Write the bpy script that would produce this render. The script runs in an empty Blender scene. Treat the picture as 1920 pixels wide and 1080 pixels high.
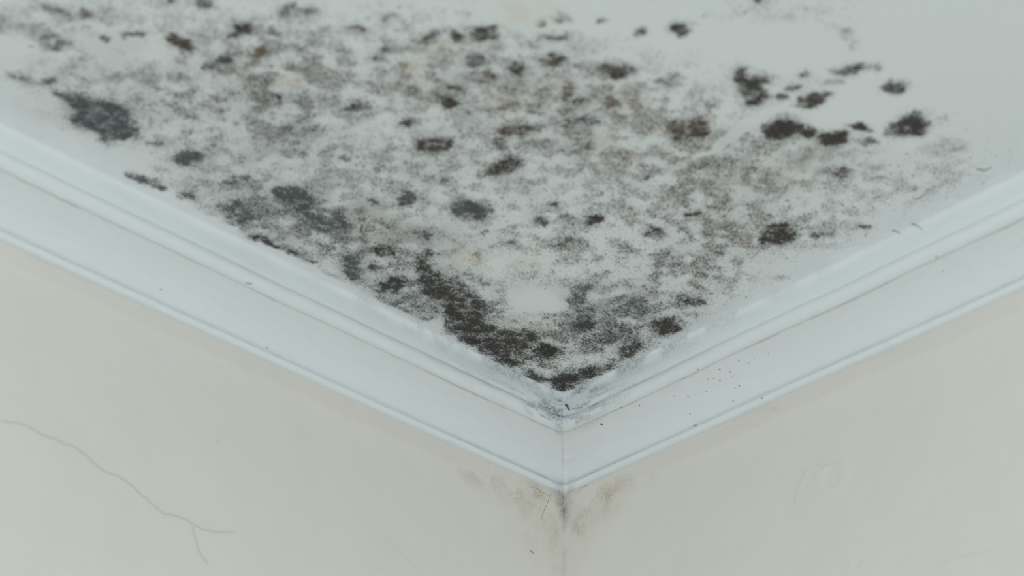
import bpy, math, random
import numpy as np
from mathutils import Vector, Matrix
from mathutils.geometry import delaunay_2d_cdt

# ------------------------------------------------------------------ camera, world, light
CEIL = 2.7                       # ceiling height; the room corner stands at x = y = 0
F_PX = 4742.669
CAM = np.array([-1.4879841, -1.5267316, CEIL - 0.006 - 1.1238745])
FWD = np.array([0.58053374, 0.62575814, 0.52096768])
RGT = np.array([0.7252097, -0.68827698, 0.01859276])
UPV = np.array([-0.37020463, -0.3670171, 0.85337388])
scn = bpy.context.scene
cd = bpy.data.cameras.new('camera'); cam = bpy.data.objects.new('camera', cd)
scn.collection.objects.link(cam)
cam.matrix_world = Matrix(((RGT[0], UPV[0], -FWD[0], CAM[0]), (RGT[1], UPV[1], -FWD[1], CAM[1]),
                           (RGT[2], UPV[2], -FWD[2], CAM[2]), (0, 0, 0, 1)))
cd.sensor_width = 36.0; cd.lens = F_PX / 1920 * 36; cd.clip_start = 0.05
cd.dof.use_dof = True; cd.dof.focus_distance = 2.36; cd.dof.aperture_fstop = 5.0
scn.camera = cam
scn.view_settings.view_transform = 'Standard'; scn.view_settings.look = 'None'
scn.view_settings.gamma = 1; scn.view_settings.use_curve_mapping = False
scn.view_settings.exposure = 0.22

w = bpy.data.worlds.new('world'); scn.world = w; w.use_nodes = True
w.node_tree.nodes['Background'].inputs[0].default_value = (0.84, 0.93, 1.0, 1)
w.node_tree.nodes['Background'].inputs[1].default_value = 0.62

def window_light(loc, target, size, power, col):
    l = bpy.data.lights.new('daylight', 'AREA'); l.shape = 'RECTANGLE'; l.size, l.size_y = size
    l.energy = power; l.color = col
    o = bpy.data.objects.new('daylight', l); scn.collection.objects.link(o)
    o.location = loc
    o.rotation_euler = (Vector(target) - Vector(loc)).to_track_quat('-Z', 'Y').to_euler()
window_light((-3.9, -2.2, 1.15), (0, -0.4, 2.5), (1.6, 1.4), 26, (0.89, 0.95, 1.0))
window_light((-2.2, -3.9, 1.15), (-0.4, 0, 2.5), (1.6, 1.4), 26, (0.89, 0.95, 1.0))

# ------------------------------------------------------------------ helpers
C = scn.collection
rng = np.random.default_rng(7)

def hash2(ix, iy, seed):
    h = (ix.astype(np.int64) * 374761393 + iy.astype(np.int64) * 668265263 + seed * 974711) & 0xFFFFFFFF
    h = ((h ^ (h >> 13)) * 1274126177) & 0xFFFFFFFF
    h = h ^ (h >> 16)
    return (h & 0xFFFFFF) / float(0xFFFFFF)
def vnoise(x, y, seed=0):
    ix, iy = np.floor(x), np.floor(y); fx, fy = x - ix, y - iy
    fx = fx * fx * (3 - 2 * fx); fy = fy * fy * (3 - 2 * fy)
    a, b = hash2(ix, iy, seed), hash2(ix + 1, iy, seed)
    c, d = hash2(ix, iy + 1, seed), hash2(ix + 1, iy + 1, seed)
    return (a * (1 - fx) + b * fx) * (1 - fy) + (c * (1 - fx) + d * fx) * fy
def fbm(x, y, sc, seed=0, oc=3):
    s = np.zeros_like(x); a = 1.0; t = 0
    for k in range(oc):
        s += a * vnoise(x * sc * 2 ** k, y * sc * 2 ** k, seed + 17 * k); t += a; a *= .55
    return s / t
def sstep(a, b, x):
    t = np.clip((x - a) / (b - a), 0, 1); return t * t * (3 - 2 * t)
def srgb(r, g, b):
    f = lambda c: (c / 255 / 12.92) if c / 255 <= .04045 else ((c / 255 + .055) / 1.055) ** 2.4
    return np.array([f(r), f(g), f(b)])

def ray(px, py):
    return FWD + (px - 960) / F_PX * RGT - (py - 540) / F_PX * UPV
def on_ceiling(px, py):
    d = ray(px, py); return CAM + d * ((CEIL - CAM[2]) / d[2])
def on_wall(px, py, left, off=0.0):
    d = ray(px, py); k = 1 if left else 0
    return CAM + d * ((-off - CAM[k]) / d[k])

def mesh(name, verts, faces, mat=None, parent=None, smooth=True, colors=None):
    me = bpy.data.meshes.new(name)
    verts = np.asarray(verts, dtype=np.float32)
    if isinstance(faces, np.ndarray):
        n = faces.shape[1]
        me.vertices.add(len(verts)); me.vertices.foreach_set('co', verts.ravel())
        me.loops.add(faces.size); me.loops.foreach_set('vertex_index', faces.ravel().astype(np.int32))
        me.polygons.add(len(faces))
        me.polygons.foreach_set('loop_start', np.arange(0, faces.size, n, dtype=np.int32))
        me.update(calc_edges=True); me.validate()
    else:
        me.from_pydata([tuple(map(float, v)) for v in verts], [], faces)
    me.polygons.foreach_set('use_smooth', np.full(len(me.polygons), smooth))
    for nm, arr in (colors or {}).items():
        a = me.attributes.new(nm, 'FLOAT_COLOR', 'POINT')
        arr = np.asarray(arr, dtype=np.float32)
        if arr.shape[1] == 3: arr = np.hstack([arr, np.ones((len(arr), 1), np.float32)])
        a.data.foreach_set('color', arr.ravel())
    if mat: me.materials.append(mat)
    o = bpy.data.objects.new(name, me); C.objects.link(o)
    if parent: o.parent = parent
    return o
def tag(o, label=None, cat=None, group=None, kind=None):
    if label: o['label'] = label
    if cat: o['category'] = cat
    if group: o['group'] = group
    if kind: o['kind'] = kind
    return o
def grid_faces(nu, nv, flip=False):
    i, j = np.meshgrid(np.arange(nu - 1), np.arange(nv - 1), indexing='ij')
    a = (i * nv + j).ravel()
    f = np.stack([a, a + 1, a + nv + 1, a + nv], 1)
    return f[:, ::-1].copy() if flip else f

# ------------------------------------------------------------------ materials
class NT:
    def __init__(s, name, rough=.75):
        s.m = bpy.data.materials.new(name); s.m.use_nodes = True; s.t = s.m.node_tree
        s.b = s.t.nodes['Principled BSDF']; s.b.inputs['Roughness'].default_value = rough
        s.b.inputs['Specular IOR Level'].default_value = .25
        s.pos = s.t.nodes.new('ShaderNodeNewGeometry').outputs['Position']
    def L(s, a, b): s.t.links.new(a, b)
    def put(s, sock, v):
        if hasattr(v, 'is_output'): s.L(v, sock)
        elif isinstance(v, (int, float)): sock.default_value = v
        else: sock.default_value = tuple(v) + ((1,) if len(v) == 3 and sock.type == 'RGBA' else ())
    def noise(s, scale, detail=2, rough=.5, dist=0, vec=None):
        n = s.t.nodes.new('ShaderNodeTexNoise'); s.L(vec or s.pos, n.inputs['Vector'])
        n.inputs['Scale'].default_value = scale; n.inputs['Detail'].default_value = detail
        n.inputs['Roughness'].default_value = rough; n.inputs['Distortion'].default_value = dist
        return n.outputs[0]
    def math(s, op, a, b=0.0, clamp=False):
        n = s.t.nodes.new('ShaderNodeMath'); n.operation = op; n.use_clamp = clamp
        s.put(n.inputs[0], a); s.put(n.inputs[1], b); return n.outputs[0]
    def rng(s, v, a, b, c=0.0, d=1.0, smooth=True):
        n = s.t.nodes.new('ShaderNodeMapRange'); n.interpolation_type = 'SMOOTHSTEP' if smooth else 'LINEAR'
        for k, x in enumerate((v, a, b, c, d)): s.put(n.inputs[k], x)
        return n.outputs[0]
    def mix(s, f, a, b, mode='MIX'):
        n = s.t.nodes.new('ShaderNodeMix'); n.data_type = 'RGBA'; n.blend_type = mode
        s.put(n.inputs[0], f); s.put(n.inputs[6], a); s.put(n.inputs[7], b); return n.outputs[2]
    def attr(s, name):
        n = s.t.nodes.new('ShaderNodeAttribute'); n.attribute_name = name
        return n.outputs['Color'], n.outputs['Alpha']
    def sep(s, c):
        n = s.t.nodes.new('ShaderNodeSeparateColor'); s.L(c, n.inputs[0]); return n.outputs
    def bump(s, h, strength=.3, dist=.001):
        n = s.t.nodes.new('ShaderNodeBump'); n.inputs['Strength'].default_value = strength
        n.inputs['Distance'].default_value = dist; s.L(h, n.inputs['Height']); s.L(n.outputs[0], s.b.inputs['Normal'])
    def base(s, c): s.put(s.b.inputs['Base Color'], c)

PAINT = (0.732, 0.772, 0.770)
def ceiling_material():
    m = NT('mouldy_ceiling_paint', .85)
    g, fresh = m.attr('growth'); tone, _ = m.attr('tone')
    sp = m.sep(g); dens, haze, warm = sp[0], sp[1], sp[2]
    flat = m.t.nodes.new('ShaderNodeVectorMath'); flat.operation = 'MULTIPLY'
    m.L(m.pos, flat.inputs[0]); flat.inputs[1].default_value = (1, 1, 0)
    v = flat.outputs[0]
    fine = m.noise(640, 3, .62, .7, v); mid = m.noise(250, 2, .55, .8, v)
    n = m.math('ADD', m.math('MULTIPLY', fine, .78), m.math('MULTIPLY', mid, .22))
    t = m.math('SUBTRACT', .70, m.math('MULTIPLY', dens, .335))
    mask = m.rng(n, m.math('SUBTRACT', t, .055), m.math('ADD', t, .085))
    col = m.mix(m.math('MULTIPLY', haze, 1.0, True), PAINT, (0.36, 0.36, 0.35))
    col = m.mix(m.math('MULTIPLY', warm, 1.0, True), col, (0.62, 0.52, 0.36))
    pale = m.mix(.34, tone, (0.55, 0.55, 0.54))
    col = m.mix(m.rng(dens, .25, 1.05, 0, .72), col, pale)
    k = m.math('MULTIPLY', mask, m.rng(dens, .0, .6, .72, .97, False))
    col = m.mix(k, col, tone)
    fl = m.noise(330, 2, .5, .5, v); fm = m.noise(45, 2, .5, 0, v)
    ft = m.math('SUBTRACT', .735, m.math('ADD', m.math('MULTIPLY', dens, .12), m.math('MULTIPLY', fm, .06)))
    fk = m.math('MULTIPLY', m.rng(fl, ft, m.math('ADD', ft, .04)), m.rng(dens, .06, .22, 0, .85))
    col = m.mix(fk, col, m.mix(.5, tone, (0.07, 0.052, 0.042)))
    m.base(m.mix(m.math('MULTIPLY', fresh, .85), col, (0.80, 0.825, 0.825))); m.bump(m.noise(300, 3, .6, 0), .12, .0006)
    return m.m
def trim_material():
    m = NT('white_gloss_trim_paint', .55)
    c, a = m.attr('stain')
    br = m.rng(m.noise(420, 4, .7, .5), .40, .62)
    f = m.math('MULTIPLY', a, m.math('ADD', .35, m.math('MULTIPLY', br, .65)))
    m.base(m.mix(f, PAINT, c)); m.bump(m.noise(260, 3, .6), .12, .0005)
    return m.m
def wall_material():
    m = NT('cream_wall_paint', .8)
    c, a = m.attr('stain')
    br = m.rng(m.noise(520, 4, .72, .6), .42, .60)
    f = m.math('MULTIPLY', a, m.math('ADD', .45, m.math('MULTIPLY', br, .55)))
    soft = m.mix(m.noise(14, 3, .5), (0.735, 0.712, 0.650), (0.764, 0.736, 0.674))
    m.base(m.mix(f, soft, c))
    h = m.math('ADD', m.math('MULTIPLY', m.noise(26, 3, .55), 1.0), m.math('MULTIPLY', m.noise(240, 3, .6), .16))
    m.bump(h, .42, .0025)
    return m.m
def plain(name, col, rough=.8):
    m = NT(name, rough)
    v = m.noise(900, 2, .6)
    m.base(m.mix(v, tuple(np.array(col) * .75), tuple(np.clip(np.array(col) * 1.25, 0, 1))))
    return m.m
M_CEIL, M_TRIM, M_WALL = ceiling_material(), trim_material(), wall_material()
M_CRACK = plain('crack_shade_grey', srgb(180, 177, 168)); M_RUST = plain('rusty_crack_brown', srgb(166, 140, 104))  # crack grey has the dark side of the lip painted in
M_DARK = plain('dark_speck_brown', srgb(92, 76, 66)); M_ORANGE = plain('orange_fleck', srgb(176, 136, 74))
M_FIBRE = plain('grey_fibre', srgb(118, 114, 108)); M_SPLINTER = plain('dark_splinter', srgb(84, 84, 78))
M_FLOOR = plain('pale_floor', (.62, .60, .57))

# ------------------------------------------------------------------ mould: traced patches
# tone of growth
K, G, B, O = srgb(46, 44, 42), srgb(74, 83, 86), srgb(66, 56, 47), srgb(98, 88, 68)
def ell(cx, cy, rx, ry, rot=0):
    r = np.random.default_rng(int(cx * 31 + cy * 7)); n = 26
    t = np.linspace(0, 2 * math.pi, n, endpoint=False)
    rad = 1 + sum(r.normal(0, .20 / k) * np.cos(k * t + r.uniform(0, 6.3)) for k in range(2, 6))
    rad = np.clip(rad, .6, 1.45)
    c, s = math.cos(math.radians(rot)), math.sin(math.radians(rot))
    x, y = rx * rad * np.cos(t), ry * rad * np.sin(t)
    return [(cx + c * a - s * b, cy + s * a + c * b) for a, b in zip(x, y)]
# traced outline, density, tone, how far the middle is lighter than the rim, label
PATCHES = [
 ([(103,168),(130,170),(150,177),(185,188),(215,192),(235,196),(243,212),(240,222),(255,238),(262,250),(240,257),(222,262),(205,265),(188,258),(180,247),(150,236),(132,226),(135,212),(128,196),(113,178)], .88, G, .0, 'large bluish charcoal mould patch alone near the left cornice, biggest on the left'),
 ([(775,480),(812,470),(805,490),(812,505),(832,518),(862,520),(878,545),(902,560),(920,575),(906,595),(925,618),(962,622),(1000,616),(1015,630),(1002,650),(976,660),(962,672),(930,668),(905,662),(885,648),(862,638),(842,620),(835,600),(845,588),(832,572),(803,556),(778,545),(782,520),(784,500)], .80, K, .0, 'long dark mould band sweeping along the left cornice down to the corner'),
 ([(690,548),(708,530),(745,540),(780,548),(806,560),(834,578),(812,600),(785,603),(760,588),(722,574)], .62, G, .0, 'medium grey mould area between the left cornice and the long dark band'),
 ([(570,395),(590,400),(612,405),(625,392),(640,390),(655,400),(665,415),(655,430),(640,440),(615,436),(590,437),(572,425),(565,410)], .74, G, .0, 'grey-green mould lobe joined below the round dark blot near the left cornice'),
 ([(505,360),(530,350),(550,348),(572,358),(588,372),(588,390),(570,398),(545,390),(525,380)], .86, G, .0, 'round dark grey-green mould blot above the lobe by the left cornice'),
 ([(398,382),(425,388),(440,375),(465,380),(490,385),(515,400),(520,408),(495,415),(472,412),(470,425),(455,428),(430,410),(405,398)], .72, G, .0, 'ragged charcoal mould streak left of the round grey-green blot'),
 ([(443,440),(475,438),(495,442),(520,458),(545,465),(570,475),(575,485),(550,480),(530,468),(505,462),(480,455),(460,450)], .80, K, .0, 'thin black mould streak right against the left cornice, below the grey-green lobe'),
 ([(640,482),(656,470),(675,480),(682,510),(686,525),(670,530),(650,515),(640,503)], .78, G, .0, 'upright dark grey mould blot at the left end of the long dark band'),
 (ell(735,533,24,11,-5), .98, K, .0, 'small black mould clot on the grey area beside the left cornice'),
 (ell(722,470,18,9,8), .85, K, .0, 'small black mould spot above the upright dark grey blot'),
 ([(1068,545),(1085,532),(1103,535),(1105,548),(1092,558),(1105,570),(1120,585),(1115,600),(1108,613),(1085,622),(1062,625),(1048,620),(1068,605),(1084,598),(1075,580),(1065,568)], .76, G, .0, 'hook-shaped dark grey mould patch above the cornice corner'),
 (ell(1095,611,21,11,-15), .95, K, .0, 'black mould clot at the foot of the hook-shaped patch'),
 ([(1125,577),(1150,562),(1180,550),(1210,555),(1225,570),(1225,585),(1205,600),(1185,595),(1150,600),(1130,592)], .66, G, .0, 'wide grey mould patch to the right of the hook-shaped patch'),
 ([(1222,605),(1245,597),(1270,598),(1283,610),(1270,622),(1245,630),(1230,625)], .92, K, .0, 'black mould blot beside the right cornice, rightmost of the dark corner growth'),
 ([(1090,632),(1130,610),(1180,602),(1192,620),(1170,640),(1120,650),(1078,648)], .62, K, .0, 'brownish grey mould veil just above the speckled gap at the corner'),
 (ell(1025,658,26,10,4), 1.05, srgb(34,33,32), .0, 'small jet black oval mould blot above the corner'),
 (ell(1180,655,26,13,-8), .74, K, .0, 'dark grey mould spot on the right edge, below the wide grey patch'),
 ([(915,672),(945,664),(975,672),(970,688),(945,690),(925,682)], .86, K, .0, 'black mould blot against the left cornice at the end of the long band'),
 (ell(998,708,26,9,14), .86, K, .0, 'narrow black mould streak leaning along the left cornice close to the corner'),
 (ell(1058,712,29,13,0), .97, K, .0, 'blackest mould clump right in the ceiling corner'),
 (ell(1102,702,20,11,-20), .90, K, .0, 'black mould clump just right of the blackest corner clump'),
 (ell(1138,688,26,9,-22), .66, K, .0, 'grey mould strip along the right cornice close to the corner'),
 ([(1283,553),(1308,550),(1328,562),(1322,574),(1300,572),(1285,570)], .78, K, .0, 'dark mould blot above the black blot beside the right cornice'),
 ([(1290,625),(1320,610),(1355,597),(1395,586),(1400,592),(1365,606),(1330,618),(1300,632)], .58, G, .0, 'faint bluish mould smear running along the right cornice'),
 ([(843,395),(855,378),(870,372),(895,378),(915,387),(920,398),(910,408),(885,412),(865,412),(850,405)], .84, G, .0, 'smooth round grey mould blot standing alone in the middle of the ceiling'),
 (ell(765,373,22,13,8), .76, G, .0, 'grey mould spot to the left of the smooth round grey blot'),
 ([(758,428),(785,425),(805,435),(812,445),(800,452),(785,445)], .70, G, .0, 'ragged grey mould spot below left of the smooth round grey blot'),
 ([(903,328),(925,312),(948,293),(968,297),(975,310),(965,325),(940,330),(915,332)], .88, K, .0, 'dark charcoal mould blot above the smooth round grey blot'),
 (ell(815,272,33,15,0), .86, K, .35, 'dark ring-like mould blot with a pale dent in its middle'),
 ([(808,170),(830,168),(845,180),(865,190),(862,200),(840,198),(825,185)], .88, K, .0, 'dark S-shaped mould streak near the middle top'),
 (ell(855,163,12,6,-10), .80, K, .0, 'tiny dark mould spot touching the top of the S-shaped streak'),
 (ell(890,113,17,14,0), .80, G, .0, 'bluish black mould spot above the S-shaped streak'),
 (ell(905,145,26,12,8), .66, B, .0, 'brown speckled mould patch under the bluish black spot'),
 (ell(905,64,30,15,-12), .74, K, .0, 'dark mould patch near the top edge, above the bluish black spot'),
 (ell(857,70,14,9,30), .78, K, .0, 'small dark mould spot left of the dark top patch'),
 (ell(803,72,31,9,-24), .68, K, .0, 'slanting dark mould streak near the top edge'),
 (ell(740,92,19,9,0), .66, K, .0, 'grey-brown mould spot below left of the slanting streak'),
 (ell(974,130,16,12,0), .78, K, .0, 'dark round mould spot right of the bluish black spot'),
 (ell(1034,112,18,11,0), .72, B, .0, 'brown mould spot with a dark top, above the arched mould streak'),
 (ell(1038,70,24,7,0), .76, K, .0, 'flat dark mould bar near the top edge'),
 (ell(1050,35,15,8,10), .56, K, .0, 'grey mould spot above the flat dark bar'),
 (ell(1273,56,15,11,0), .98, K, .0, 'isolated black mould dot at the edge of the clean white area'),
 (ell(1153,132,29,13,8), .88, K, .0, 'dark oval mould blot in the upper middle, right of the brown spots'),
 (ell(1249,156,14,10,0), .64, G, .0, 'grey mould spot right of the dark oval blot'),
 ([(1052,185),(1060,160),(1070,150),(1074,170),(1072,184),(1060,190)], .78, O, .0, 'upright olive-brown mould wedge below left of the dark oval blot'),
 (ell(668,200,22,11,-10), .72, K, .0, 'dark mould spot left of the S-shaped streak'),
 (ell(763,226,12,9,0), .80, K, .0, 'small dark mould dot below left of the S-shaped streak'),
 (ell(873,215,18,11,10), .56, G, .0, 'soft grey mould spot below right of the S-shaped streak'),
 (ell(960,200,24,13,0), .60, O, .0, 'olive speckled mould patch right of the soft grey spot'),
 (ell(967,242,40,14,-6), .72, B, .0, 'wide brown speckled mould patch below the olive patch'),
 ([(1035,236),(1050,222),(1075,216),(1105,218),(1125,228),(1118,236),(1098,232),(1078,240),(1058,234)], .66, K, .0, 'arched grey mould streak in the middle of the ceiling'),
 (ell(1080,276,30,15,0), .58, G, .0, 'grey mould cloud below the arched streak'),
 (ell(1142,195,18,13,0), .64, O, .0, 'olive-brown mould spot right of the arched streak'),
 ([(1246,240),(1256,226),(1285,222),(1315,222),(1335,238),(1328,252),(1300,262),(1270,266),(1250,256)], .78, B, .0, 'large dark brown mould patch left of the bare diagonal lane'),
 ([(1375,130),(1395,125),(1402,140),(1445,145),(1445,155),(1420,160),(1440,180),(1430,190),(1420,200),(1398,198),(1392,180),(1390,160),(1378,150)], .82, K, .0, 'branching dark mould patch at the upper end of the bare diagonal lane'),
 (ell(1465,180,16,7,-10), .74, K, .0, 'small dark mould tuft right of the branching patch'),
 (ell(1525,188,32,12,-16), .78, B, .0, 'brown-black mould streak left of the clean white oval'),
 (ell(1590,130,36,9,-8), .74, K, .0, 'dark mould streak on top of the clean white oval'),
 (ell(1680,165,28,11,-10), .70, K, .3, 'curly thin mould spot, outermost at the upper right'),
 ([(1432,238),(1445,222),(1465,220),(1490,222),(1505,235),(1500,250),(1480,255),(1455,262),(1440,255)], .93, K, .0, 'large black mould blot right of the bare diagonal lane'),
 ([(1530,262),(1545,250),(1568,245),(1586,246),(1592,258),(1582,270),(1560,276),(1538,275)], .93, K, .0, 'black mould blot lower right of the large black blot'),
 (ell(1518,249,16,10,20), .82, K, .0, 'dark mould bridge between the two black blots on the right'),
 (ell(1612,240,18,7,8), .90, K, .0, 'small black mould spot between the black blot and the rightmost patch'),
 ([(1660,240),(1690,222),(1705,212),(1735,210),(1738,225),(1745,240),(1725,252),(1695,258),(1672,258)], .78, K, .0, 'large grainy grey-black mould patch, rightmost of the dark ones'),
 (ell(1765,277,46,14,-5), .40, G, .0, 'faint grey mould cloud below right of the rightmost dark patch'),
 (ell(1575,323,16,8,-8), .84, K, .0, 'small black mould dot under the black blots on the right'),
 (ell(1460,438,35,20,-10), .84, K, .0, 'dark fuzzy mould blot alone near the right cornice'),
 (ell(1228,433,20,9,0), .80, K, .0, 'dark mould spot left of the fuzzy blot near the right cornice'),
 (ell(1113,411,18,11,-8), .84, K, .0, 'dark mould spot right of the smooth round grey blot, larger of two'),
 (ell(1016,415,12,9,0), .84, K, .0, 'dark mould dot right of the smooth round grey blot, smaller of two'),
 (ell(1255,487,28,13,5), .60, K, .0, 'brownish grey mould cloud above the black blot by the right cornice'),
 (ell(340,82,29,10,20), .86, B, .0, 'dark brown mould streak leaning right in the upper left'),
 (ell(460,52,25,14,0), .80, K, .0, 'dark mould blot right of the leaning brown streak'),
 (ell(415,116,32,10,-22), .72, K, .0, 'slanting grey-brown mould streak below the dark blot in the upper left'),
 (ell(488,98,20,12,0), .76, O, .4, 'olive mould ring right of the slanting grey-brown streak'),
 (ell(560,130,29,10,10), .60, O, .0, 'dull olive mould patch above a yellowish stain in the upper left'),
 (ell(510,185,19,13,0), .68, B, .0, 'brown mould spot under the yellowish stain'),
 (ell(98,80,27,16,5), .60, G, .4, 'grey mould ring in the white area at the upper left'),
 (ell(355,295,35,13,-4), .80, G, .0, 'bluish charcoal mould blot between the big left patch and the left cornice'),
 ([(230,325),(255,325),(280,332),(300,340),(318,350),(305,358),(285,350),(262,342),(240,335)], .78, G, .0, 'charcoal mould streak hugging the left cornice, first below the big left patch'),
 ([(58,0),(90,5),(110,12),(135,20),(147,32),(138,42),(118,40),(100,27),(75,12)], .60, G, .0, 'long grey mould streak cut by the top edge at far upper left'),
 (ell(381,4,23,8,0), .80, K, .0, 'black mould spot cut by the top edge left of the middle'),
 (ell(540,17,15,13,20), .80, K, .0, 'dark mould spot near the top edge, left one of a close pair'),
 (ell(578,22,17,10,-8), .68, G, .0, 'grey mould spot near the top edge, right one of a close pair'),
 (ell(545,238,20,10,-12), .66, G, .0, 'bluish grey mould spot in the left middle of the ceiling'),
 (ell(560,276,32,17,-8), .52, G, .0, 'pale grey mould cloud below the bluish grey spot'),
]
# small spots that belong to the speckle
SPOTS = [
 (ell(160,26,14,8), .66, B), (ell(200,28,16,14,20), .40, G), (ell(5,40,26,16), .50, G), (ell(258,35,10,7), .4, G), (ell(250,66,19,6,-6), .66, G),
 (ell(192,72,6,5), .75, B), (ell(317,3,9,5), .8, K), (ell(437,66,13,6), .7, K), (ell(516,64,17,9,15), .58, K), (ell(590,77,12,7), .55, K),
 (ell(225,97,8,5), .45, G), (ell(165,125,21,16), .36, G), (ell(52,152,17,7,15), .70, G), (ell(92,152,14,6,-10), .76, G), (ell(22,143,15,5,15), .55, G),
 (ell(292,268,20,4,10), .62, G), (ell(443,232,9,6), .55, G), (ell(405,265,24,11,-12), .52, G), (ell(352,187,8,6), .66, G), (ell(433,172,15,7), .62, K),
 (ell(524,183,7,5), .85, K), (ell(565,181,26,5,6), .60, G), (ell(495,155,10,6), .5, B), (ell(280,226,8,6), .55, B), (ell(305,318,13,5,8), .58, G),
 (ell(445,338,30,8,-10), .66, G), (ell(350,366,20,9,10), .66, G), (ell(375,345,35,14,15), .45, G), (ell(420,350,30,12,10), .45, G), (ell(610,478,40,10,8), .46, G),
 (ell(575,487,22,5,15), .6, K), (ell(728,35,15,8), .66, K), (ell(760,43,12,6), .5, B), (ell(752,58,9,4), .55, B), (ell(667,57,17,5,6), .68, B),
 (ell(714,109,10,5), .66, K), (ell(662,115,13,5), .5, G), (ell(757,124,14,6,-12), .66, B), (ell(830,92,22,10,-30), .42, O), (ell(947,113,8,6), .5, K),
 (ell(1018,45,5,5), .8, K), (ell(998,82,9,6), .55, K), (ell(1130,38,9,5), .6, K), (ell(1200,57,8,4), .7, B), (ell(880,30,7,4), .6, K),
 (ell(1265,143,10,6), .55, G), (ell(1090,188,14,5), .68, K), (ell(767,170,17,14), .58, O, .5), (ell(650,215,20,9), .46, G), (ell(772,203,15,6,-8), .55, K),
 (ell(1003,206,9,7), .66, K), (ell(940,268,20,9,20), .6, K), (ell(1017,278,13,9), .6, B), (ell(1120,265,26,13), .34, O), (ell(765,303,8,5), .66, K),
 (ell(746,314,10,3), .5, K), (ell(830,308,15,5), .55, G), (ell(710,315,12,8), .55, G), (ell(665,275,15,8), .4, G), (ell(648,297,11,8), .6, G),
 (ell(815,338,33,9), .58, B), (ell(762,350,15,6), .48, G), (ell(670,330,27,12), .46, G), (ell(1213,330,8,7), .62, K), (ell(1237,320,12,6), .5, K),
 (ell(1425,2,9,4), .85, K), (ell(1477,33,13,6), .42, K), (ell(1587,62,16,8,50), .46, K), (ell(1600,88,13,4,-45), .5, K), (ell(1490,165,15,6,10), .74, K),
 (ell(1512,138,14,5,-15), .66, K), (ell(1637,128,9,6), .55, K), (ell(1563,153,15,4), .6, K), (ell(1330,197,10,6), .68, K), (ell(1625,265,21,9), .56, B),
 (ell(1380,300,60,22,-15), .42, B), (ell(1545,320,22,9,-20), .5, B), (ell(1647,315,18,5,-15), .5, B), (ell(1600,290,50,10,-8), .38, K), (ell(1430,285,50,16,0), .4, B),
 (ell(1767,222,10,5), .4, B), (ell(705,378,12,5), .66, K), (ell(700,465,9,4), .7, K), (ell(700,500,13,8), .76, K), (ell(850,590,18,9,30), .92, K), (ell(880,637,22,10,15), .95, K),
 (ell(912,580,10,7), .8, K), (ell(1120,657,8,5), .75, K), (ell(905,530,20,11), .56, G), (ell(896,482,8,15), .52, G), (ell(1032,382,11,5), .74, K), (ell(1063,410,15,9), .55, K),
 (ell(1060,455,36,11,-6), .62, B), (ell(1300,403,12,6), .78, K), (ell(1528,440,13,7), .58, K), (ell(1553,437,13,6), .62, K), (ell(1620,427,12,4), .78, K), (ell(1580,425,30,8,-8), .42, K),
 (ell(1465,523,14,5), .46, K), (ell(1155,690,14,6), .68, K), (ell(1065,728,30,7), .8, K), (ell(850,448,12,5), .5, G), (ell(960,455,8,4), .6, K), (ell(905,437,14,6), .5, G),
 (ell(1160,380,18,8), .5, B), (ell(1700,352,16,7), .5, G), (ell(1755,350,18,7,-30), .45, G), (ell(1650,333,10,4), .6, K), (ell(1320,500,26,10,-30), .5, B), (ell(1350,470,22,10,-20), .5, K),
 (ell(1370,428,12,6), .5, K), (ell(1315,515,18,8), .55, K), (ell(1275,560,14,14), .6, K), (ell(960,700,22,7,15), .6, K), (ell(1005,672,14,6), .6, K), (ell(985,640,30,9), .7, K),
 (ell(600,335,14,5), .4, K), (ell(520,310,20,8), .42, G), (ell(630,170,10,6), .45, B), (ell(590,235,12,6), .42, B), (ell(610,60,14,6), .42, G), (ell(625,95,8,5), .5, B),
]
SPECKLE = [(950,330,640,300,14,.30), (350,140,420,160,14,.22), (430,380,120,46,25,.26), (250,215,300,90,26,.10), (1150,220,240,110,0,.16), (1400,310,210,80,-12,.26), (1290,480,210,110,-15,.26),
 (1600,370,220,80,-24,.22), (1030,650,230,80,0,.34), (880,590,150,60,30,.35), (1010,640,170,60,10,.3), (1180,610,150,50,-15,.3), (1110,700,80,26,-20,.3), (640,440,150,50,26,.25), (600,455,230,80,26,.26), (480,190,200,110,0,.10), (850,120,250,80,0,.10), (1800,330,160,50,-25,.14), (1450,25,280,50,0,.17), (1530,120,180,50,0,.14), (1800,220,120,60,0,.08), (80,40,140,60,10,.14),
 (230,95,130,36,8,-.26), (1430,85,200,45,6,-.36), (1620,200,90,40,-8,-.36), (1365,252,110,12,-34,-.45), (985,572,95,30,0,-.33), (1080,15,200,45,0,-.22), (1800,110,210,110,0,-.18), (720,240,90,26,0,-.14),
 (1075,678,55,18,0,-.36), (920,490,60,26,0,-.12), (160,290,200,26,26,-.16), (60,110,70,24,0,-.16)]
HAZE = [(640,440,330,120,26,.34), (1120,600,260,80,0,.30), (1000,240,330,130,0,.20), (420,190,330,110,18,.20), (1370,330,240,100,-12,.20), (850,380,200,90,0,.12), (1300,500,180,80,-15,.14),
 (830,130,200,60,0,.16), (1580,300,150,40,0,.18), (150,200,170,60,20,.14), (985,575,100,34,0,-.20), (1430,85,200,45,6,-.2)]
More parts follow.
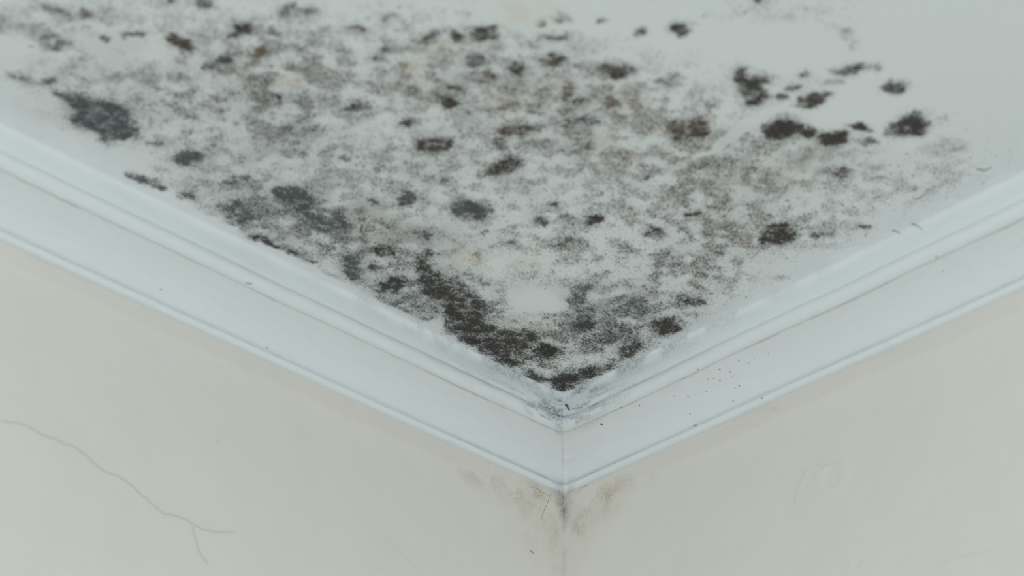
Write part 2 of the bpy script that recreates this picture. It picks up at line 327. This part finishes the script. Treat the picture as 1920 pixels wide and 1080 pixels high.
YELLOW = [(550,155,34,12,15,.55), (765,120,42,18,0,.40), (990,25,80,30,0,.26), (1120,265,50,22,0,.36), (1170,195,55,26,0,.32), (1290,240,55,25,0,.28), (870,490,50,26,0,.34), (1000,490,55,26,0,.28),
 (955,658,36,11,0,.36), (985,610,90,26,0,.12), (830,90,60,22,0,.28), (1400,320,150,50,0,.18), (1200,640,60,12,-25,.22), (960,200,60,30,0,.2), (700,430,60,26,0,.16), (90,200,60,24,10,.12)]
BROWNISH = [(1020,200,420,190,0,.85), (1400,330,270,140,0,1.0), (1290,480,190,110,0,.8), (1070,665,100,40,0,.8), (450,110,280,110,0,.6), (900,420,300,120,0,.4)]

def to_ceiling(poly):
    return np.array([on_ceiling(x, y)[:2] for x, y in poly])
def resample(P, step):
    Q = []
    for a, b in zip(P, np.roll(P, -1, 0)):
        n = max(1, int(np.hypot(*(b - a)) / step))
        Q += [a + (b - a) * k / n for k in range(n)]
    return np.array(Q)
def smooth_poly(P, it=2):
    for _ in range(it):
        N = np.roll(P, -1, 0); P = np.stack([.75 * P + .25 * N, .25 * P + .75 * N], 1).reshape(-1, 2)
    return P
def inside_dist(x, y, P):           # signed distance, + inside
    d = np.full(x.shape, 1e9); ins = np.zeros(x.shape, bool)
    for a, b in zip(P, np.roll(P, -1, 0)):
        e = b - a; L2 = (e ** 2).sum() + 1e-12
        t = np.clip(((x - a[0]) * e[0] + (y - a[1]) * e[1]) / L2, 0, 1)
        d = np.minimum(d, (x - a[0] - t * e[0]) ** 2 + (y - a[1] - t * e[1]) ** 2)
        if abs(e[1]) > 1e-9:
            c = ((a[1] > y) != (b[1] > y)) & (x < e[0] * (y - a[1]) / e[1] + a[0]); ins ^= c
    d = np.sqrt(d); return np.where(ins, d, -d)

SHAPES = []
for row in PATCHES + SPOTS:
    poly, dens, tone = row[0], row[1], row[2]
    SHAPES.append((smooth_poly(to_ceiling(poly)), dens, tone, row[3] if len(row) > 3 and isinstance(row[3], float) else 0.0))
def soft_field(rows, x, y):
    out = np.zeros_like(x)
    for cx, cy, rx, ry, rot, amt in rows:
        c, s = math.cos(math.radians(rot)), math.sin(math.radians(rot))
        o = on_ceiling(cx, cy)[:2]
        a = on_ceiling(cx + rx * c, cy + rx * s)[:2] - o; b = on_ceiling(cx - ry * s, cy + ry * c)[:2] - o
        Mi = np.linalg.inv(np.stack([a, b], 1))
        u = Mi[0, 0] * (x - o[0]) + Mi[0, 1] * (y - o[1]); v = Mi[1, 0] * (x - o[0]) + Mi[1, 1] * (y - o[1])
        out += amt * (1 - sstep(.35, 1.25, np.sqrt(u * u + v * v)))
    return out
def growth(x, y):
    """amount of mould, grey haze, yellowing and tone at points of the ceiling"""
    wx = x + (fbm(x, y, 110, 1) - .5) * .011 + (fbm(x, y, 420, 3, 2) - .5) * .004
    wy = y + (fbm(x, y, 110, 2) - .5) * .011 + (fbm(x, y, 420, 4, 2) - .5) * .004
    lx = x + (fbm(x, y, 22, 5) - .5) * .035; ly = y + (fbm(x, y, 22, 6) - .5) * .035
    base = .545 * (1 - np.exp(-np.clip(1.8 * soft_field(SPECKLE, lx, ly), 0, 2) / .40))
    mott = fbm(x, y, 95, 9, 4)
    base = base * (.66 + .66 * sstep(.30, .70, mott))
    haze = np.clip(soft_field(HAZE, lx, ly), 0, .6) * (.35 + 1.3 * sstep(.3, .7, fbm(x, y, 45, 12, 3)))
    warm = np.clip(.7 * soft_field(YELLOW, lx, ly), 0, .6) * (.3 + 1.4 * sstep(.3, .7, fbm(x, y, 130, 14, 3)))
    patchy = fbm(x, y, 170, 21, 3)
    dens = base.copy(); wt = .25 + np.zeros_like(x)
    brown = np.clip(soft_field(BROWNISH, lx, ly), 0, 1)[:, None]
    tone = (srgb(82, 79, 75) * (1 - brown) + srgb(88, 72, 58) * brown) * .25
    # right-hand cool edge of the field
    for P, d, tn, rim in SHAPES:
        lo, hi = P.min(0) - .014, P.max(0) + .014
        idx = np.nonzero((wx > lo[0]) & (wx < hi[0]) & (wy > lo[1]) & (wy < hi[1]))[0]
        if not len(idx): continue
        sd = inside_dist(wx[idx], wy[idx], P)
        size = math.sqrt(max(1e-9, (hi[0] - lo[0] - .028) * (hi[1] - lo[1] - .028)))
        e = min(.0085, .0014 + size * .19)
        m = sstep(-e * 1.25, e * .65, sd)
        q = d * (.82 + .42 * sstep(.3, .7, patchy[idx]))
        if rim: q = q * (1 - rim * sstep(e * .8, e * 2.2, sd))
        halo = .34 * d * sstep(-.016, 0, sd)
        val = np.maximum(m * q, halo + base[idx] * .6)
        dens[idx] = np.maximum(dens[idx], np.minimum(val, 1.02))
        tone[idx] += tn * m[:, None] * d; wt[idx] += m * d
        haze[idx] = np.maximum(haze[idx], m * d * .55)
    tone = tone / wt[:, None]
    # clear strip of brushed-over paint next to the cornice
    edge = np.minimum(-x, -y) - .0650
    clear = sstep(.000, .012, edge + (fbm(x, y, 90, 30) - .5) * .012)
    near = sstep(.30, .10, np.hypot(x + .07, y + .07))
    keep = clear + (1 - clear) * near * .75
    dens *= keep; haze *= keep
    left = (-y < -x)
    wide = np.where(left, .020, .005)
    fresh = sstep(wide * 1.6, wide * .2, edge + (fbm(x, y, 70, 33, 4) - .5) * .030) * (.35 + .65 * sstep(.25, .6, fbm(x, y, 50, 34, 3))) * (1 - near * .8) * (1 - sstep(.3, .7, dens))
    return np.stack([np.clip(dens, 0, 1.05), np.clip(haze, 0, .85), np.clip(warm, 0, .7), np.clip(fresh, 0, 1)], 1), tone

# ------------------------------------------------------------------ ceiling
step = .0016
xs = np.arange(-.86, -.055, step); ys = np.arange(-.80, -.055, step)
X, Y = [a.ravel() for a in np.meshgrid(xs, ys, indexing='ij')]
gr, tn = growth(X, Y)
V = np.stack([X, Y, np.full(X.shape, CEIL)], 1)
nu, nv = len(xs), len(ys)
Fc = grid_faces(nu, nv)
# the rest of the ceiling around the mouldy corner
x0, x1, y0, y1 = xs[0], xs[-1], ys[0], ys[-1]
def far_sheet(ax, ay, bx, by):
    global V, gr, tn, extra
    n = len(V)
    V = np.vstack([V, [(ax, ay, CEIL), (ax, by, CEIL), (bx, by, CEIL), (bx, ay, CEIL)]])
    gr = np.vstack([gr, np.zeros((4, 4))]); tn = np.vstack([tn, np.tile(K, (4, 1))])
    extra.append((n, n + 1, n + 2, n + 3))
extra = []
far_sheet(-4.2, -4.2, x0, 0.05); far_sheet(x0, -4.2, 0.05, y0); far_sheet(x1, y0, 0.05, 0.05); far_sheet(x0, y1, x1, 0.05)
ceiling = mesh('ceiling', V, np.vstack([Fc, np.array(extra)]), M_CEIL, colors={'growth': gr, 'tone': tn})
tag(ceiling, kind='structure')

# ------------------------------------------------------------------ mould patches, thin crusts grown on the ceiling
for n, (poly, dens, tone, label, rim) in enumerate([(p[0], p[1], p[2], p[4], p[3]) for p in PATCHES]):
    P = smooth_poly(to_ceiling(poly))
    ctr = P.mean(0)
    P = resample(P, .0022)
    keep = (np.minimum(-P[:, 0], -P[:, 1]) > .0665)
    P = np.where(keep[:, None], P, np.minimum(P, -.0665))
    wob = .0010
    P = P + np.stack([(fbm(P[:, 0], P[:, 1], 260, 41, 2) - .5), (fbm(P[:, 0], P[:, 1], 260, 42, 2) - .5)], 1) * wob * 2
    lo, hi = P.min(0), P.max(0)
    gx, gy = [a.ravel() for a in np.meshgrid(np.arange(lo[0], hi[0], .0024), np.arange(lo[1], hi[1], .0024), indexing='ij')]
    sd = inside_dist(gx, gy, P); ok = sd > .0013
    pts = [Vector(p) for p in P] + [Vector((a, b)) for a, b in zip(gx[ok], gy[ok])]
    vo, eo, fo, *_ = delaunay_2d_cdt(pts, [], [list(range(len(P)))], 1, 1e-6)
    xy = np.array([tuple(v) for v in vo])
    dd = np.abs(inside_dist(xy[:, 0], xy[:, 1], P))
    crust = .00035 + .00004 * (n % 5)
    z = CEIL - .00005 - crust * sstep(0, .005, dd)
    g2, t2 = growth(xy[:, 0], xy[:, 1])
    o = ctr
    vv = np.stack([xy[:, 0] - o[0], xy[:, 1] - o[1], z - CEIL], 1)
    ob = mesh('mould_patch', vv, [tuple(reversed(f)) if ((xy[f[1]][0]-xy[f[0]][0])*(xy[f[2]][1]-xy[f[0]][1])-(xy[f[1]][1]-xy[f[0]][1])*(xy[f[2]][0]-xy[f[0]][0])) > 0 else tuple(f) for f in fo], M_CEIL, colors={'growth': g2, 'tone': t2})
    ob.location = (o[0], o[1], CEIL)
    tag(ob, label, 'mould', 'mould patches on the ceiling')

# ------------------------------------------------------------------ cornice (two runs meeting in a mitre)
PROFILE = [(.0680, -.0008), (.0655, .0002), (.0640, .0010), (.0631, .0024), (.0626, .0046), (.0623, .0078), (.0619, .0125), (.0611, .0165), (.0602, .0188), (.0595, .0200),
           (.0597, .0206), (.0604, .0213), (.0609, .0224), (.0609, .0240), (.0605, .0258), (.0594, .0276), (.0580, .0292), (.0560, .0304), (.0540, .0311), (.0524, .0314),
           (.0514, .0310), (.0508, .0305), (.0502, .0306), (.0485, .0310), (.0455, .0318), (.0420, .0328), (.0380, .0341), (.0340, .0356), (.0300, .0373), (.0260, .0392),
           (.0220, .0415), (.0182, .0440), (.0148, .0466), (.0120, .0489), (.0100, .0504), (.0080, .0510), (.0066, .0512), (.0061, .0515), (.0068, .0519), (.0074, .0525),
           (.0072, .0538), (.0066, .0555), (.0056, .0568), (.0040, .0575), (.0000, .0578), (-.004, .0578)]
PROFILE = np.array(PROFILE)
# bring the lower lines to their traced heights (a = v - .745 u)
def fine_profile(P):
    out = [P[0]]
    for a, b in zip(P[:-1], P[1:]):
        n = max(1, int(np.hypot(*(b - a)) / .0012))
        out += [a + (b - a) * k / n for k in range(1, n + 1)]
    return np.array(out)
PF = fine_profile(PROFILE)
def cornice(name, left):
    # distance along the run from the mitre, denser near the corner
    s = [0.0]
    while s[-1] < 3.6:
        s.append(s[-1] + (.0022 if s[-1] < .25 else .004 if s[-1] < .95 else .25))
    s = np.array(s)
    S, I = np.meshgrid(s, np.arange(len(PF)), indexing='ij')
    u, v = PF[I, 0], PF[I, 1]
    vis = (I > 0) & (I < len(PF) - 1)
    wob = (fbm(S, v * 3, 9, 50 + left, 3) - .5) * .0022
    wob2 = (fbm(S, v * 6, 70, 60 + left, 2) - .5) * .0005
    low = sstep(.050, .056, v)
    uu = u + np.where(vis, wob2 * (1 - low * .5), 0)
    vv = v + (wob + wob2) * sstep(.001, .016, v) * vis
    r = np.where(v < .040, .0045, .0022)
    a = S + r; b = r * r / a
    if left: x, y = -(uu + a - r * .0), -(uu + b)
    else:    y, x = -(uu + a - r * .0), -(uu + b)
    z = CEIL - vv
    # dirt smudges at the mitre, crease shadow painted brown, grey groove line
    n1 = fbm(S, v, 55, 70 + left, 4); n2 = fbm(S * .35, v * 2.2, 150, 80 + left, 4); n3 = fbm(S, v * 0, 40, 90 + left, 4)
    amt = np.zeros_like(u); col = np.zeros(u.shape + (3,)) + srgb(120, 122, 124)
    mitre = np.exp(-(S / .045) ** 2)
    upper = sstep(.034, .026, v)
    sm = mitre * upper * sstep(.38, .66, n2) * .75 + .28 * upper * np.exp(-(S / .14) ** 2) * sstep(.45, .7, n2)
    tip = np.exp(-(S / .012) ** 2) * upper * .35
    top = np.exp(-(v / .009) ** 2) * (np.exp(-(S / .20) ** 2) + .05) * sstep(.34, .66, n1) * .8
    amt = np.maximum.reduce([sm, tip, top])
    crease = np.exp(-((v - .0308) / .0007) ** 2) * (np.abs(u - .0508) < .0016) * sstep(.40, .72, n3) * .5  # brown line painted in for the soft shadow of the crease
    groove = np.exp(-((v - .0516) / .0007) ** 2) * (np.abs(u - .0072) < .0035) * (.12 + .5 * np.exp(-(S / .10) ** 2)) * (.5 + .5 * sstep(.4, .7, n3))
    low_m = np.exp(-(S / .010) ** 2) * sstep(.046, .053, v) * sstep(.35, .6, n1) * .6
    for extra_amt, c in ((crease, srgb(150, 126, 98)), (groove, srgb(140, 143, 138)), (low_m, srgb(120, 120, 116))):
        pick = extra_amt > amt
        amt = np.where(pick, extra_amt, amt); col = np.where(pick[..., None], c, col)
    st = np.concatenate([col, amt[..., None]], -1).reshape(-1, 4)  # stain colours, with the painted crease shadow among them
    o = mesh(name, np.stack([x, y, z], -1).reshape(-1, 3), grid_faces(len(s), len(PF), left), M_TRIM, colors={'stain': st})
    return tag(o, kind='structure')
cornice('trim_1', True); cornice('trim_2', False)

# ------------------------------------------------------------------ walls
def seg_dist(px, py, pts):
    d = np.full(px.shape, 1e9)
    for a, b in zip(pts[:-1], pts[1:]):
        ex, ey = b[0] - a[0], b[1] - a[1]; L2 = ex * ex + ey * ey + 1e-12
        t = np.clip(((px - a[0]) * ex + (py - a[1]) * ey) / L2, 0, 1)
        d = np.minimum(d, np.hypot(px - a[0] - t * ex, py - a[1] - t * ey))
    return d
def wall(name, left):
    s = np.concatenate([np.arange(0, .14, .0016), np.arange(.14, .85, .0035), [.9, 1.2, 2, 3, 4.2]])
    d = np.concatenate([[0, .03], np.arange(.050, .30, .0022), np.arange(.30, .47, .004), [.6, 1, 2, 2.7]])
    S, D = np.meshgrid(s, d, indexing='ij')
    t = D - .0578
    n1 = fbm(S, D, 60, 100 + left, 4); n2 = fbm(S, D, 22, 110 + left, 3); n3 = fbm(S, D, 9, 120 + left, 2)
    # brushed strip of an older coat under the cornice, proud of the wall
    line = .0175 + (n3 - .5) * .010 + (fbm(S, D * 0, 60, 130 + left) - .5) * .003
    strip = sstep(line + .003, line - .003, t)
    rel = strip * .0007 + (n3 - .5) * .0022 + (n2 - .5) * .0008
    if not left:
        for px, py, rad, amp in ((1560, 892, .014, .0004), (1606, 1056, .008, .0004), (1745, 800, .010, .0002)):
            q = on_wall(px, py, False); rr = np.hypot(S + q[1], D - (CEIL - q[2])) * (.8 + .5 * fbm(S, D, 45, 140, 2))
            rel = rel + amp * (np.exp(-((rr - rad) / (rad * .35)) ** 2) - 1.1 * np.exp(-(rr / (rad * .7)) ** 2))
    rel = rel * sstep(0, .02, S) * (D < .5)
    def warm_at(px, py, rx, ry):
        P = on_wall(px, py, left); cs = -(P[0] if left else P[1]); cdp = CEIL - P[2]
        return np.exp(-((S - cs) / rx) ** 2 - ((D - cdp) / ry) ** 2)
    rust = np.zeros_like(S)
    if left:
        for q in ((960, 925, .05, .02, .45), (880, 885, .018, .010, .45), (1010, 935, .02, .022, .55), (1000, 960, .035, .045, .40), (1040, 1050, .008, .05, .5), (915, 905, .05, .008, .3), (1035, 990, .010, .012, .35)):
            rust += q[4] * warm_at(*q[:4])
    else:
        for q in ((1140, 935, .022, .016, .75), (1085, 992, .008, .010, 1.0), (1180, 905, .04, .012, .45), (1105, 955, .03, .025, .40), (1445, 768, .020, .006, .6), (1330, 815, .08, .008, .3), (1080, 1020, .015, .03, .35)):
            rust += q[4] * warm_at(*q[:4])
    rust = rust * (.30 + .70 * sstep(.30, .66, n1)) * .62
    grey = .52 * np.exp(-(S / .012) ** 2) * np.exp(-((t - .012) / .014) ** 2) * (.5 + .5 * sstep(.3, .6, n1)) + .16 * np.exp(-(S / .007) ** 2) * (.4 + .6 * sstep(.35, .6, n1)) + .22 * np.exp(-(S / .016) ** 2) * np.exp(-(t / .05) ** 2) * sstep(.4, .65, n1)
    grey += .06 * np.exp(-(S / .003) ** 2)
    edge = .30 * np.exp(-(t / .0022) ** 2) * sstep(.4, .65, n2)
    coat = .22 * strip * sstep(.5, .15, S * .6)
    amt = np.zeros_like(S); col = np.zeros(S.shape + (3,)) + srgb(200, 190, 178)
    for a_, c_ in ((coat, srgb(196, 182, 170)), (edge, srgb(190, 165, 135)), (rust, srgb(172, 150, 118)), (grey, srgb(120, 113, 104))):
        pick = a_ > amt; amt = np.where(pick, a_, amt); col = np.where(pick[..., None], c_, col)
    st = np.concatenate([col, np.clip(amt, 0, .9)[..., None]], -1).reshape(-1, 4)
    z = CEIL - D
    P = np.stack([-S, -rel, z], -1) if left else np.stack([-rel, -S, z], -1)
    o = mesh(name, P.reshape(-1, 3), grid_faces(len(s), len(d), not left), M_WALL, colors={'stain': st})
    return tag(o, kind='structure'), rel
wall_l, _ = wall('wall_left', True); wall_r, _ = wall('wall_right', False)
fl = mesh('floor', [(-4.2, -4.2, 0), (0, -4.2, 0), (0, 0, 0), (-4.2, 0, 0)], [(0, 1, 2, 3)], M_FLOOR); tag(fl, kind='structure')

dg = bpy.context.evaluated_depsgraph_get()
def hit(px, py):
    """first surface behind a traced point: position and normal"""
    dg.update()
    d = Vector(ray(px, py)).normalized()
    ok, p, n, *_ = scn.ray_cast(dg, Vector(CAM), d)
    if n.dot(d) > 0: n = -n
    return p, n
dg = bpy.context.evaluated_depsgraph_get()

# ------------------------------------------------------------------ cracks in the plaster (parts of their walls)
def strip_along(name, pts, w0, mat, parent, h=.0005, jag=.3, seed=1):
    r = np.random.default_rng(seed)
    dense = []
    for a, b in zip(pts[:-1], pts[1:]):
        a, b = np.array(a, float), np.array(b, float); n = max(1, int(np.hypot(*(b - a)) / 5))
        dense += [a + (b - a) * k / n + r.normal(0, jag, 2) for k in range(n)]
    dense.append(np.array(pts[-1], float))
    H = [hit(*q) for q in dense]
    vs, fs = [], []
    for k, (p, n) in enumerate(H):
        t = (H[min(k + 1, len(H) - 1)][0] - H[max(k - 1, 0)][0]).normalized()
        side = n.cross(t).normalized()
        if side.z < 0: side = -side
        tp = min(1, (k + .6) / 3, (len(H) - 1 - k + .3) / 5) * r.uniform(.6, 1.2)
        w_ = w0 * max(tp, .15)
        vs += [p + side * w_ - n * .0003, p + side * w_ * .2 + n * h * .4, p - side * w_ * .4 + n * h, p - side * w_ - n * .0003]
    for k in range(len(H) - 1):
        for j in range(3):
            fs.append((4 * k + j, 4 * k + j + 1, 4 * k + 5 + j, 4 * k + 4 + j))
    return mesh(name, vs, fs, mat, parent)
M_FAINT = plain('crack_cream', (.66, .635, .58))  # below the wall tone: shade of the faint ridges put into the colour
lc = strip_along('plaster_crack', [(2,790),(27,792),(50,798),(75,813),(100,822),(118,832),(133,834),(150,845),(165,857),(175,868),(193,883),(215,891),(235,901),(250,913),(262,926),(275,935),(290,950),(305,963),(325,966),(345,973),(365,985),(378,992),(395,996),(440,998)], .00034, M_CRACK, wall_l, .0007, .5, 3)
lc['label'] = 'long hairline crack running down the left wall'
strip_along('plaster_crack', [(360,988),(368,1015),(375,1037),(388,1058)], .0004, M_CRACK, wall_l, .0006, .4, 4)
strip_along('plaster_crack', [(415,815),(450,838),(480,862),(505,890),(532,918)], .0004, M_FAINT, wall_l, .0003, .6, 5)
strip_along('plaster_crack', [(700,1000),(735,1015),(760,1045),(785,1076)], .0003, M_FAINT, wall_l, .0004, .6, 6)
strip_along('plaster_crack', [(1516,878),(1505,893),(1497,912),(1493,928),(1492,948)], .0003, M_FAINT, wall_r, .0005, .3, 7)
strip_along('plaster_crack', [(1540,880),(1552,872),(1566,868),(1578,867)], .0003, M_FAINT, wall_r, .0005, .3, 8)
strip_along('plaster_crack', [(1760,1058),(1800,1042),(1850,1035),(1900,1020)], .0003, M_FAINT, wall_r, .0004, .5, 9)
r1 = strip_along('rusty_crack', [(1036,923),(1030,931),(1024,949),(1018,963),(1014,976)], .0005, M_RUST, wall_l, .0003, .3, 10)
r1['label'] = 'brown crack running down from the cornice tip'
strip_along('rusty_crack', [(1029,930),(1015,922),(1002,915),(985,912)], .0004, M_RUST, wall_l, .0003, .3, 11)
strip_along('rusty_crack', [(1078,928),(1085,921),(1092,914),(1104,908)], .0004, M_RUST, wall_r, .0003, .3, 12)

# ------------------------------------------------------------------ small things stuck on the surfaces
def blob(name, px, py, sx, sy, mat, rot=0, seed=0, hh=.5):
    rot = -rot
    p, n = hit(px, py)
    r = np.random.default_rng(seed + int(px * 3 + py)); mpp = (p - Vector(CAM)).length / F_PX
    t = Vector(RGT) - n * n.dot(Vector(RGT)); t.normalize(); b = n.cross(t)
    ca, sa = math.cos(math.radians(rot)), math.sin(math.radians(rot))
    vs, fs = [], []; nr, ns = 4, 12
    wob = 1 + r.normal(0, .13, ns)
    ax, ay = sx * mpp, sy * mpp
    for i in range(nr):
        ph = math.pi / 2 * i / nr
        for j in range(ns):
            th = 2 * math.pi * j / ns
            cx, cy = ax * wob[j] * math.cos(ph) * math.cos(th), ay * wob[j] * math.cos(ph) * math.sin(th)
            q = t * (cx * ca - cy * sa) + b * (cx * sa + cy * ca) + n * (math.sin(ph) * min(ax, ay) * hh - .00008)
            vs.append(q)
    vs.append(n * min(ax, ay) * hh)
    for i in range(nr - 1):
        for j in range(ns): fs.append((i * ns + j, i * ns + (j + 1) % ns, (i + 1) * ns + (j + 1) % ns, (i + 1) * ns + j))
    for j in range(ns): fs.append(((nr - 1) * ns + j, (nr - 1) * ns + (j + 1) % ns, nr * ns))
    o = mesh(name, vs, fs, mat); o.location = p
    return o
def fibre(name, pts, rad, mat, lift=.0004, tip=.4):
    H = [hit(*q) for q in pts]
    P = [p + n * (lift + rad) for p, n in H]
    # smooth centre line
    Q = []
    for k in range(len(P) - 1):
        p0, p1, p2, p3 = P[max(k - 1, 0)], P[k], P[k + 1], P[min(k + 2, len(P) - 1)]
        for j in range(6):
            t = j / 6
            Q.append(.5 * ((2 * p1) + (p2 - p0) * t + (2 * p0 - 5 * p1 + 4 * p2 - p3) * t * t + (3 * p1 - p0 - 3 * p2 + p3) * t ** 3))
    Q.append(P[-1]); o0 = Q[0].copy()
    vs, fs = [], []; ns = 6
    for k, q in enumerate(Q):
        t = (Q[min(k + 1, len(Q) - 1)] - Q[max(k - 1, 0)]).normalized()
        a = t.cross(H[0][1]).normalized(); b = t.cross(a)
        rr = rad * (1 - (1 - tip) * k / len(Q))
        for j in range(ns):
            th = 2 * math.pi * j / ns; vs.append(q - o0 + a * rr * math.cos(th) + b * rr * math.sin(th))
    for k in range(len(Q) - 1):
        for j in range(ns): fs.append((k * ns + j, k * ns + (j + 1) % ns, (k + 1) * ns + (j + 1) % ns, (k + 1) * ns + j))
    fs.append(tuple(range(ns))); fs.append(tuple(range(len(vs) - ns, len(vs))))
    o = mesh(name, vs, fs, mat); o.location = o0
    return o
SPECKS = [(1127.7,795.7,3.2,2.2), (1350,714,1.8,1.6), (1385.3,676,1.6,1.4), (1368.8,697.3,1.5,1.3), (1386,723,1.7,1.5), (1327.3,711.2,1.5,1.3), (1338.3,710,1.4,1.2), (1290,743,1.7,1.4),
          (1263.8,743,1.5,1.3), (1403.3,681.3,1.4,1.1), (1308.3,693,1.5,1.6), (1293.8,776.5,1.3,1.2), (1378,727.3,1.2,1.0), (1415,673.5,1.1,1.0), (1440.8,662.3,1.2,1.1), (1374,706,1.1,1.0),
          (1324.7,734,1.2,1.1), (1163.8,764,1.7,1.5), (1199,760,1.6,1.3), (1755.5,481.5,1.7,1.4), (1768.5,508,1.5,1.2)]
for k, (px, py, sx, sy) in enumerate(SPECKS):
    o = blob('dirt_speck', px, py, sx, sy, M_DARK, seed=k)
    tag(o, 'largest dark speck, alone on the cove right of the corner' if k == 0 else 'tiny dark brown speck on the cove of the right cornice', 'speck', 'dark specks on the right cornice')
o = blob('dirt_speck', 1349.5, 693.2, 2.8, 1.3, plain('red_brown_speck', srgb(132, 88, 62)), -4); tag(o, 'reddish-brown oblong speck among the dark specks on the right cornice', 'speck', 'dark specks on the right cornice')
o = blob('paint_fleck', 1303.5, 797.8, 4.2, 1.7, M_ORANGE, -6); tag(o, 'bright orange-brown fleck on the lower bead of the right cornice', 'fleck')
o = blob('paint_fleck', 1374.5, 751.5, 1.8, 2.6, plain('pale_orange_fleck', srgb(190, 178, 150)), 0); tag(o, 'pale yellowish fleck low on the cove of the right cornice', 'fleck')
o = blob('paint_fleck', 301.7, 542.6, 1.8, 3.0, plain('tan_fleck', srgb(190, 164, 128)), 0); tag(o, 'small tan fleck on the cove of the left cornice', 'fleck')
o = blob('rust_mark', 466.5, 531.5, 8.0, 1.3, plain('rust_mark_brown', srgb(150, 122, 90)), 24, hh=.3); tag(o, 'short brown mark in the upper crease of the left cornice', 'mark')
o = blob('paint_fleck', 406.3, 830, 2.2, 1.2, plain('beige_fleck', srgb(190, 166, 132)), 20); tag(o, 'tiny orange-beige fleck on the left wall', 'fleck')
o = blob('dirt_speck', 501, 652, 2.4, 1.3, plain('grey_speck', srgb(140, 142, 136)), 25); tag(o, 'small grey speck on the lower bead of the left cornice', 'speck')
o = blob('dirt_speck', 1428.5, 746.5, 3.0, 1.5, plain('grey_chip', srgb(140, 144, 138)), -15); tag(o, 'small grey speck on the lower bead of the right cornice', 'speck')
o = fibre('splinter', [(1061.5,759),(1065,762),(1066.5,765.5),(1068.5,769)], .0009, M_SPLINTER, .0003, .5); tag(o, 'short dark splinter stuck upright in the cornice corner', 'splinter')
o = fibre('fibre', [(1673,430.5),(1679,432),(1685,435),(1688.5,439)], .00035, M_FIBRE); tag(o, 'short curved grey fibre on the ceiling beside the right cornice, lower left of several', 'fibre', 'stray fibres by the right cornice')
o = fibre('fibre', [(1709,418.5),(1717,421),(1724,426),(1730,431)], .00035, M_FIBRE); tag(o, 'straight grey fibre on the ceiling beside the right cornice, right of the curved one', 'fibre', 'stray fibres by the right cornice')
o = fibre('fibre', [(1716,373),(1725,369.5),(1732,364.5),(1736,361.5)], .0004, M_FIBRE); tag(o, 'dark slanting fibre on the ceiling, above the other fibres by the right cornice', 'fibre', 'stray fibres by the right cornice')
o = fibre('fibre', [(1832,315),(1842,318),(1851,317),(1859,312)], .0004, M_FIBRE); tag(o, 'curved grey fibre on the ceiling at far right', 'fibre', 'stray fibres by the right cornice')
o = fibre('hair', [(993.3,1032.3),(996.3,1035),(1000,1039.3)], .0004, plain('hair_brown', srgb(120, 104, 98))); tag(o, 'short dark hair stuck low on the left wall near the corner', 'hair')
